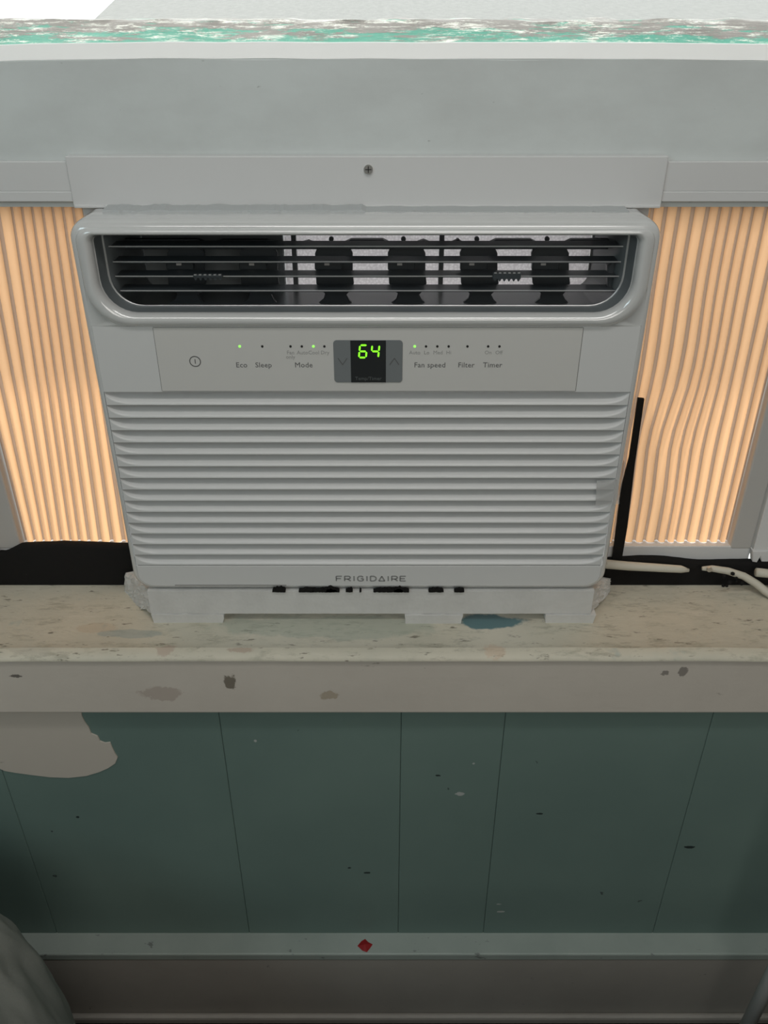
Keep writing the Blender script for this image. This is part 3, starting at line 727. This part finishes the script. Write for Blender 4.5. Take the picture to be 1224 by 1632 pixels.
# cords on the stool at the right
Yc = .052
pts = [P(955, 898, .056), P(1000, 902, .055), P(1050, 905, .054), P(1085, 907, .053), P(1098, 909, .052)]
tag(obj('cord_stub', tube(pts, [.0052, .0050, .0046, .0042, .0018], 12), cord_m, smooth=True), 'straight cream cord stub beside the lower right of the air conditioner', 'cord')
pts = [P(1119, 906, .055), P(1135, 906, .055), P(1160, 910, .054), P(1185, 918, .052), P(1205, 930, .048), P(1220, 942, .042), P(1250, 962, .03)]
t_ = thing('bent_cord', 'curved cream cord with flaking black bits at the far right', 'cord', P(1180, 940, .05))
obj('sheath', tube(pts, [.0022, .0036, .0040, .0042, .0044, .0046, .0046], 12), cord_m, t_, smooth=True)
p = P(1131, 908, .049); obj('nail_head', disc(p, .0030, .0485, .0505, 12), steel, t_)
for i in range(9):
    q = P(1150+random.random()*55, 914+i*2.4+random.random()*3, .0475); 
    bm = bmesh.new(); bmesh.ops.create_icosphere(bm, subdivisions=1, radius=.0016+random.random()*.0014); bmesh.ops.translate(bm, verts=bm.verts, vec=q); obj('flake', bm, black_matte, t_)
q = [P(1205, 912, .05), P(1224, 914, .05), P(1260, 920, .05)]
tag(obj('cord_end', tube(q, .0048, 10), cord_m, smooth=True), 'short cream cord end entering at the right edge above the bent cord', 'cord')

# ---------------------------------------------------------------- foam packing under the unit
def ragged(pts, y0, y1, amp, seed):
    """ragged block from an (x,z) outline"""
    P2 = []
    for i, (x, z) in enumerate(pts):
        x2, z2 = pts[(i+1) % len(pts)]; dd = math.hypot(x2-x, z2-z); nseg = max(1, int(dd/.004))
        for k in range(nseg):
            t = k/nseg; xx, z_ = lerp(x, x2, t), lerp(z, z2, t)
            P2.append((xx+amp*noise.noise(Vector((xx*200, z_*200, seed))), z_+amp*.6*noise.noise(Vector((xx*220, z_*200, seed+9)))))
    return prism(P2, y0, y1)
zs = zz(978, -.001); zfb = ZB-.0006
tr_ = thing('foam_slab', 'white foam slab the air conditioner rests on, with torn ends', 'foam', (CX, .02, zs))
a = (P(238, 960, 0).x, P(944, 960, 0).x)
obj('slab', ragged([(a[0], zfb), (a[1], zfb), (a[1], zs), (a[0], zs)], -.001, .055, .0005, 1), eps, tr_)
def torn_end(ua, ub, va0, va1, vb0, vb1, seed):
    bm = bmesh.new(); NA, NB = 22, 12; g = []
    for i in range(NA+1):
        t = i/NA; row = []
        for j in range(NB+1):
            q = j/NB; Y = .052*t
            u = lerp(ua, ub, t); top = lerp(va0, vb0, t); bo = lerp(va1, vb1, t)
            p = P(u, lerp(top, bo, q), Y-.0008); am = min(1, t*6)
            rag = noise.noise(Vector((p.x*300, p.z*300, seed)))+.6*noise.noise(Vector((p.x*800, p.z*800, seed)))
            p.y += .0022*am*rag; p.x += .0025*am*noise.noise(Vector((p.z*350, p.y*200, seed+4)))
            if j == NB: p.z = max(p.z+.004*am*noise.noise(Vector((i*1.3, seed, 0))), STOOL+.0012)
            if j == 0: p.z += .004*am*noise.noise(Vector((i*1.1, seed+2, 0)))
            row.append(bm.verts.new(p))
        g.append(row)
    for a, b_ in zip(g, g[1:]):
        for j in range(NB): bm.faces.new((a[j], a[j+1], b_[j+1], b_[j]))
    r_ = bmesh.ops.extrude_face_region(bm, geom=bm.faces[:])
    sx = 1 if ub < ua else -1
    for g_ in r_['geom']:
        if isinstance(g_, bmesh.types.BMVert): g_.co.x += sx*.012; g_.co.y += .004
    obj('torn_end', bm, eps, tr_)
torn_end(241, 199, 943, 977, 912, 958, 3.3)
torn_end(941, 973, 943, 977, 922, 944, 8.1)
for u0, u1, lab in ((243, 358, 'left'), (645, 737, 'middle'), (868, 948, 'right')):
    xa, xb = P(u0, 985, 0).x, P(u1, 985, 0).x
    tag(obj('foam_block', ragged([(xa, zs-.0004), (xb, zs-.0004), (xb-.002, STOOL+.0008), (xa+.001, STOOL+.0006)], -.004+random.random()*.002, .045, .0011, u0), eps),
        {'left': 'low white foam block under the left end of the foam slab', 'middle': 'low white foam block under the middle of the foam slab', 'right': 'low white foam block under the right end of the foam slab'}[lab], 'foam')
# black residue along the joint
fr_ = thing('foam_residue', 'crumbs of black foam caught along the lower edge of the air conditioner', 'debris', P(590, 944, -.002))
for u0, u1, h in ((434, 455, 7), (476, 500, 3), (498, 541, 4), (520, 537, 7), (551, 562, 5), (573, 576, 2), (595, 652, 3), (628, 642, 6), (683, 707, 3), (724, 740, 3)):
    N = max(4, int((u1-u0)/2.2)); top = []; bot = []
    for i in range(N+1):
        u = lerp(u0, u1, i/N); e = math.sin(math.pi*i/N)**.5
        top.append((u, 941.5-h*e*(.25+.85*random.random()))); bot.append((u, 943.8+.8*random.random()))
    obj('crumb', prism([(P(u, v, -.003).x, P(u, v, -.003).z) for u, v in top+bot[::-1]], -.003, .001), black_matte, fr_)

# ---------------------------------------------------------------- small things
p = P(582, 1513, -.060)
bm = bmesh.new()
out_ = [(-12, 1), (-6, -5), (0, -8), (5, -4), (12, -1), (8, 4), (3, 9), (-4, 7)]
vs = []
zc = BB+.0004
c0v = bm.verts.new((p.x, -.0620, zc+.0022)); s = .00082
ring = [bm.verts.new((p.x+dx*s, -.0620-dz*s*1.3, zc)) for dx, dz in out_]
for i in range(len(ring)): bm.faces.new((c0v, ring[i], ring[(i+1) % len(ring)]))
bm.faces.new(ring)
tag(obj('wax_drip', bm, red), 'small dark red chip lying on the pale ledge of the baseboard', 'chip')

# bedding, lower left
bm = bmesh.new(); NU, NV = 420, 70
bx0, bx1, by0, by1, bz = -1.30, -.322, -1.7, -.125, Z(-.660)
cx_, cy_ = (bx0+bx1)/2, (by0+by1)/2; rows = []
def sgn(a, e): return math.copysign(abs(a)**e, a)
for j in range(NV+1):
    ph_ = math.pi/2*j/NV
    row = []
    for i in range(NU):
        th = math.tau*i/NU
        ce = .22
        x = cx_+(bx1-bx0)/2*sgn(math.cos(th), ce)*sgn(math.sin(ph_), .33)
        y = cy_+(by1-by0)/2*sgn(math.sin(th), ce)*sgn(math.sin(ph_), .33)
        z = bz*abs(math.cos(ph_))**.4
        fold = .007*noise.noise(Vector((x*9, y*9, z*3)))+.0055*noise.noise(Vector((x*45, y*45, z*4)))+.002*noise.noise(Vector((x*90, y*90, z*20)))
        row.append(bm.verts.new((x+fold*math.cos(th), y+fold*math.sin(th), max(.004, z+fold*.6))))
    rows.append(row)
for a, b_ in zip(rows[1:], rows[2:]):
    for i in range(NU): bm.faces.new((a[i], a[(i+1) % NU], b_[(i+1) % NU], b_[i]))
bm.faces.new(rows[1]); 
for v in [v for v in bm.verts if not v.link_faces]: bm.verts.remove(v)
bed = thing('bed', 'bed under rumpled white bedding that hangs to the floor at the lower left', 'bed', (0, -1.1, 0))
obj('draped_bedding', bm, cloth_m, bed, smooth=True)
obj('shading_mattress', B(-.36, 1.30, -1.70, -.50, .20, .47, bev=.04, seg=4), cloth_m, bed)  # unseen, added with its base to keep low light off the lower wall
obj('shading_bed_base', B(-.30, 1.26, -1.66, -.50, 0, .20, bev=.004), cloth_m, bed)
# white pole at lower right
q0, q1 = P(1176, 1665, -.14), P(1240, 1535, -.14)
d = (q1-q0).normalized(); q0 = q0-d*((q0.z-.004)/d.z); q1 = q1+d*.25
tag(obj('white_pole', tube([q0, q0.lerp(q1, .5), q1], .0085, 14), mat('pole_white', (.5, .5, .48), .5), smooth=True), 'slim white pole leaning in at the bottom right corner', 'pole')
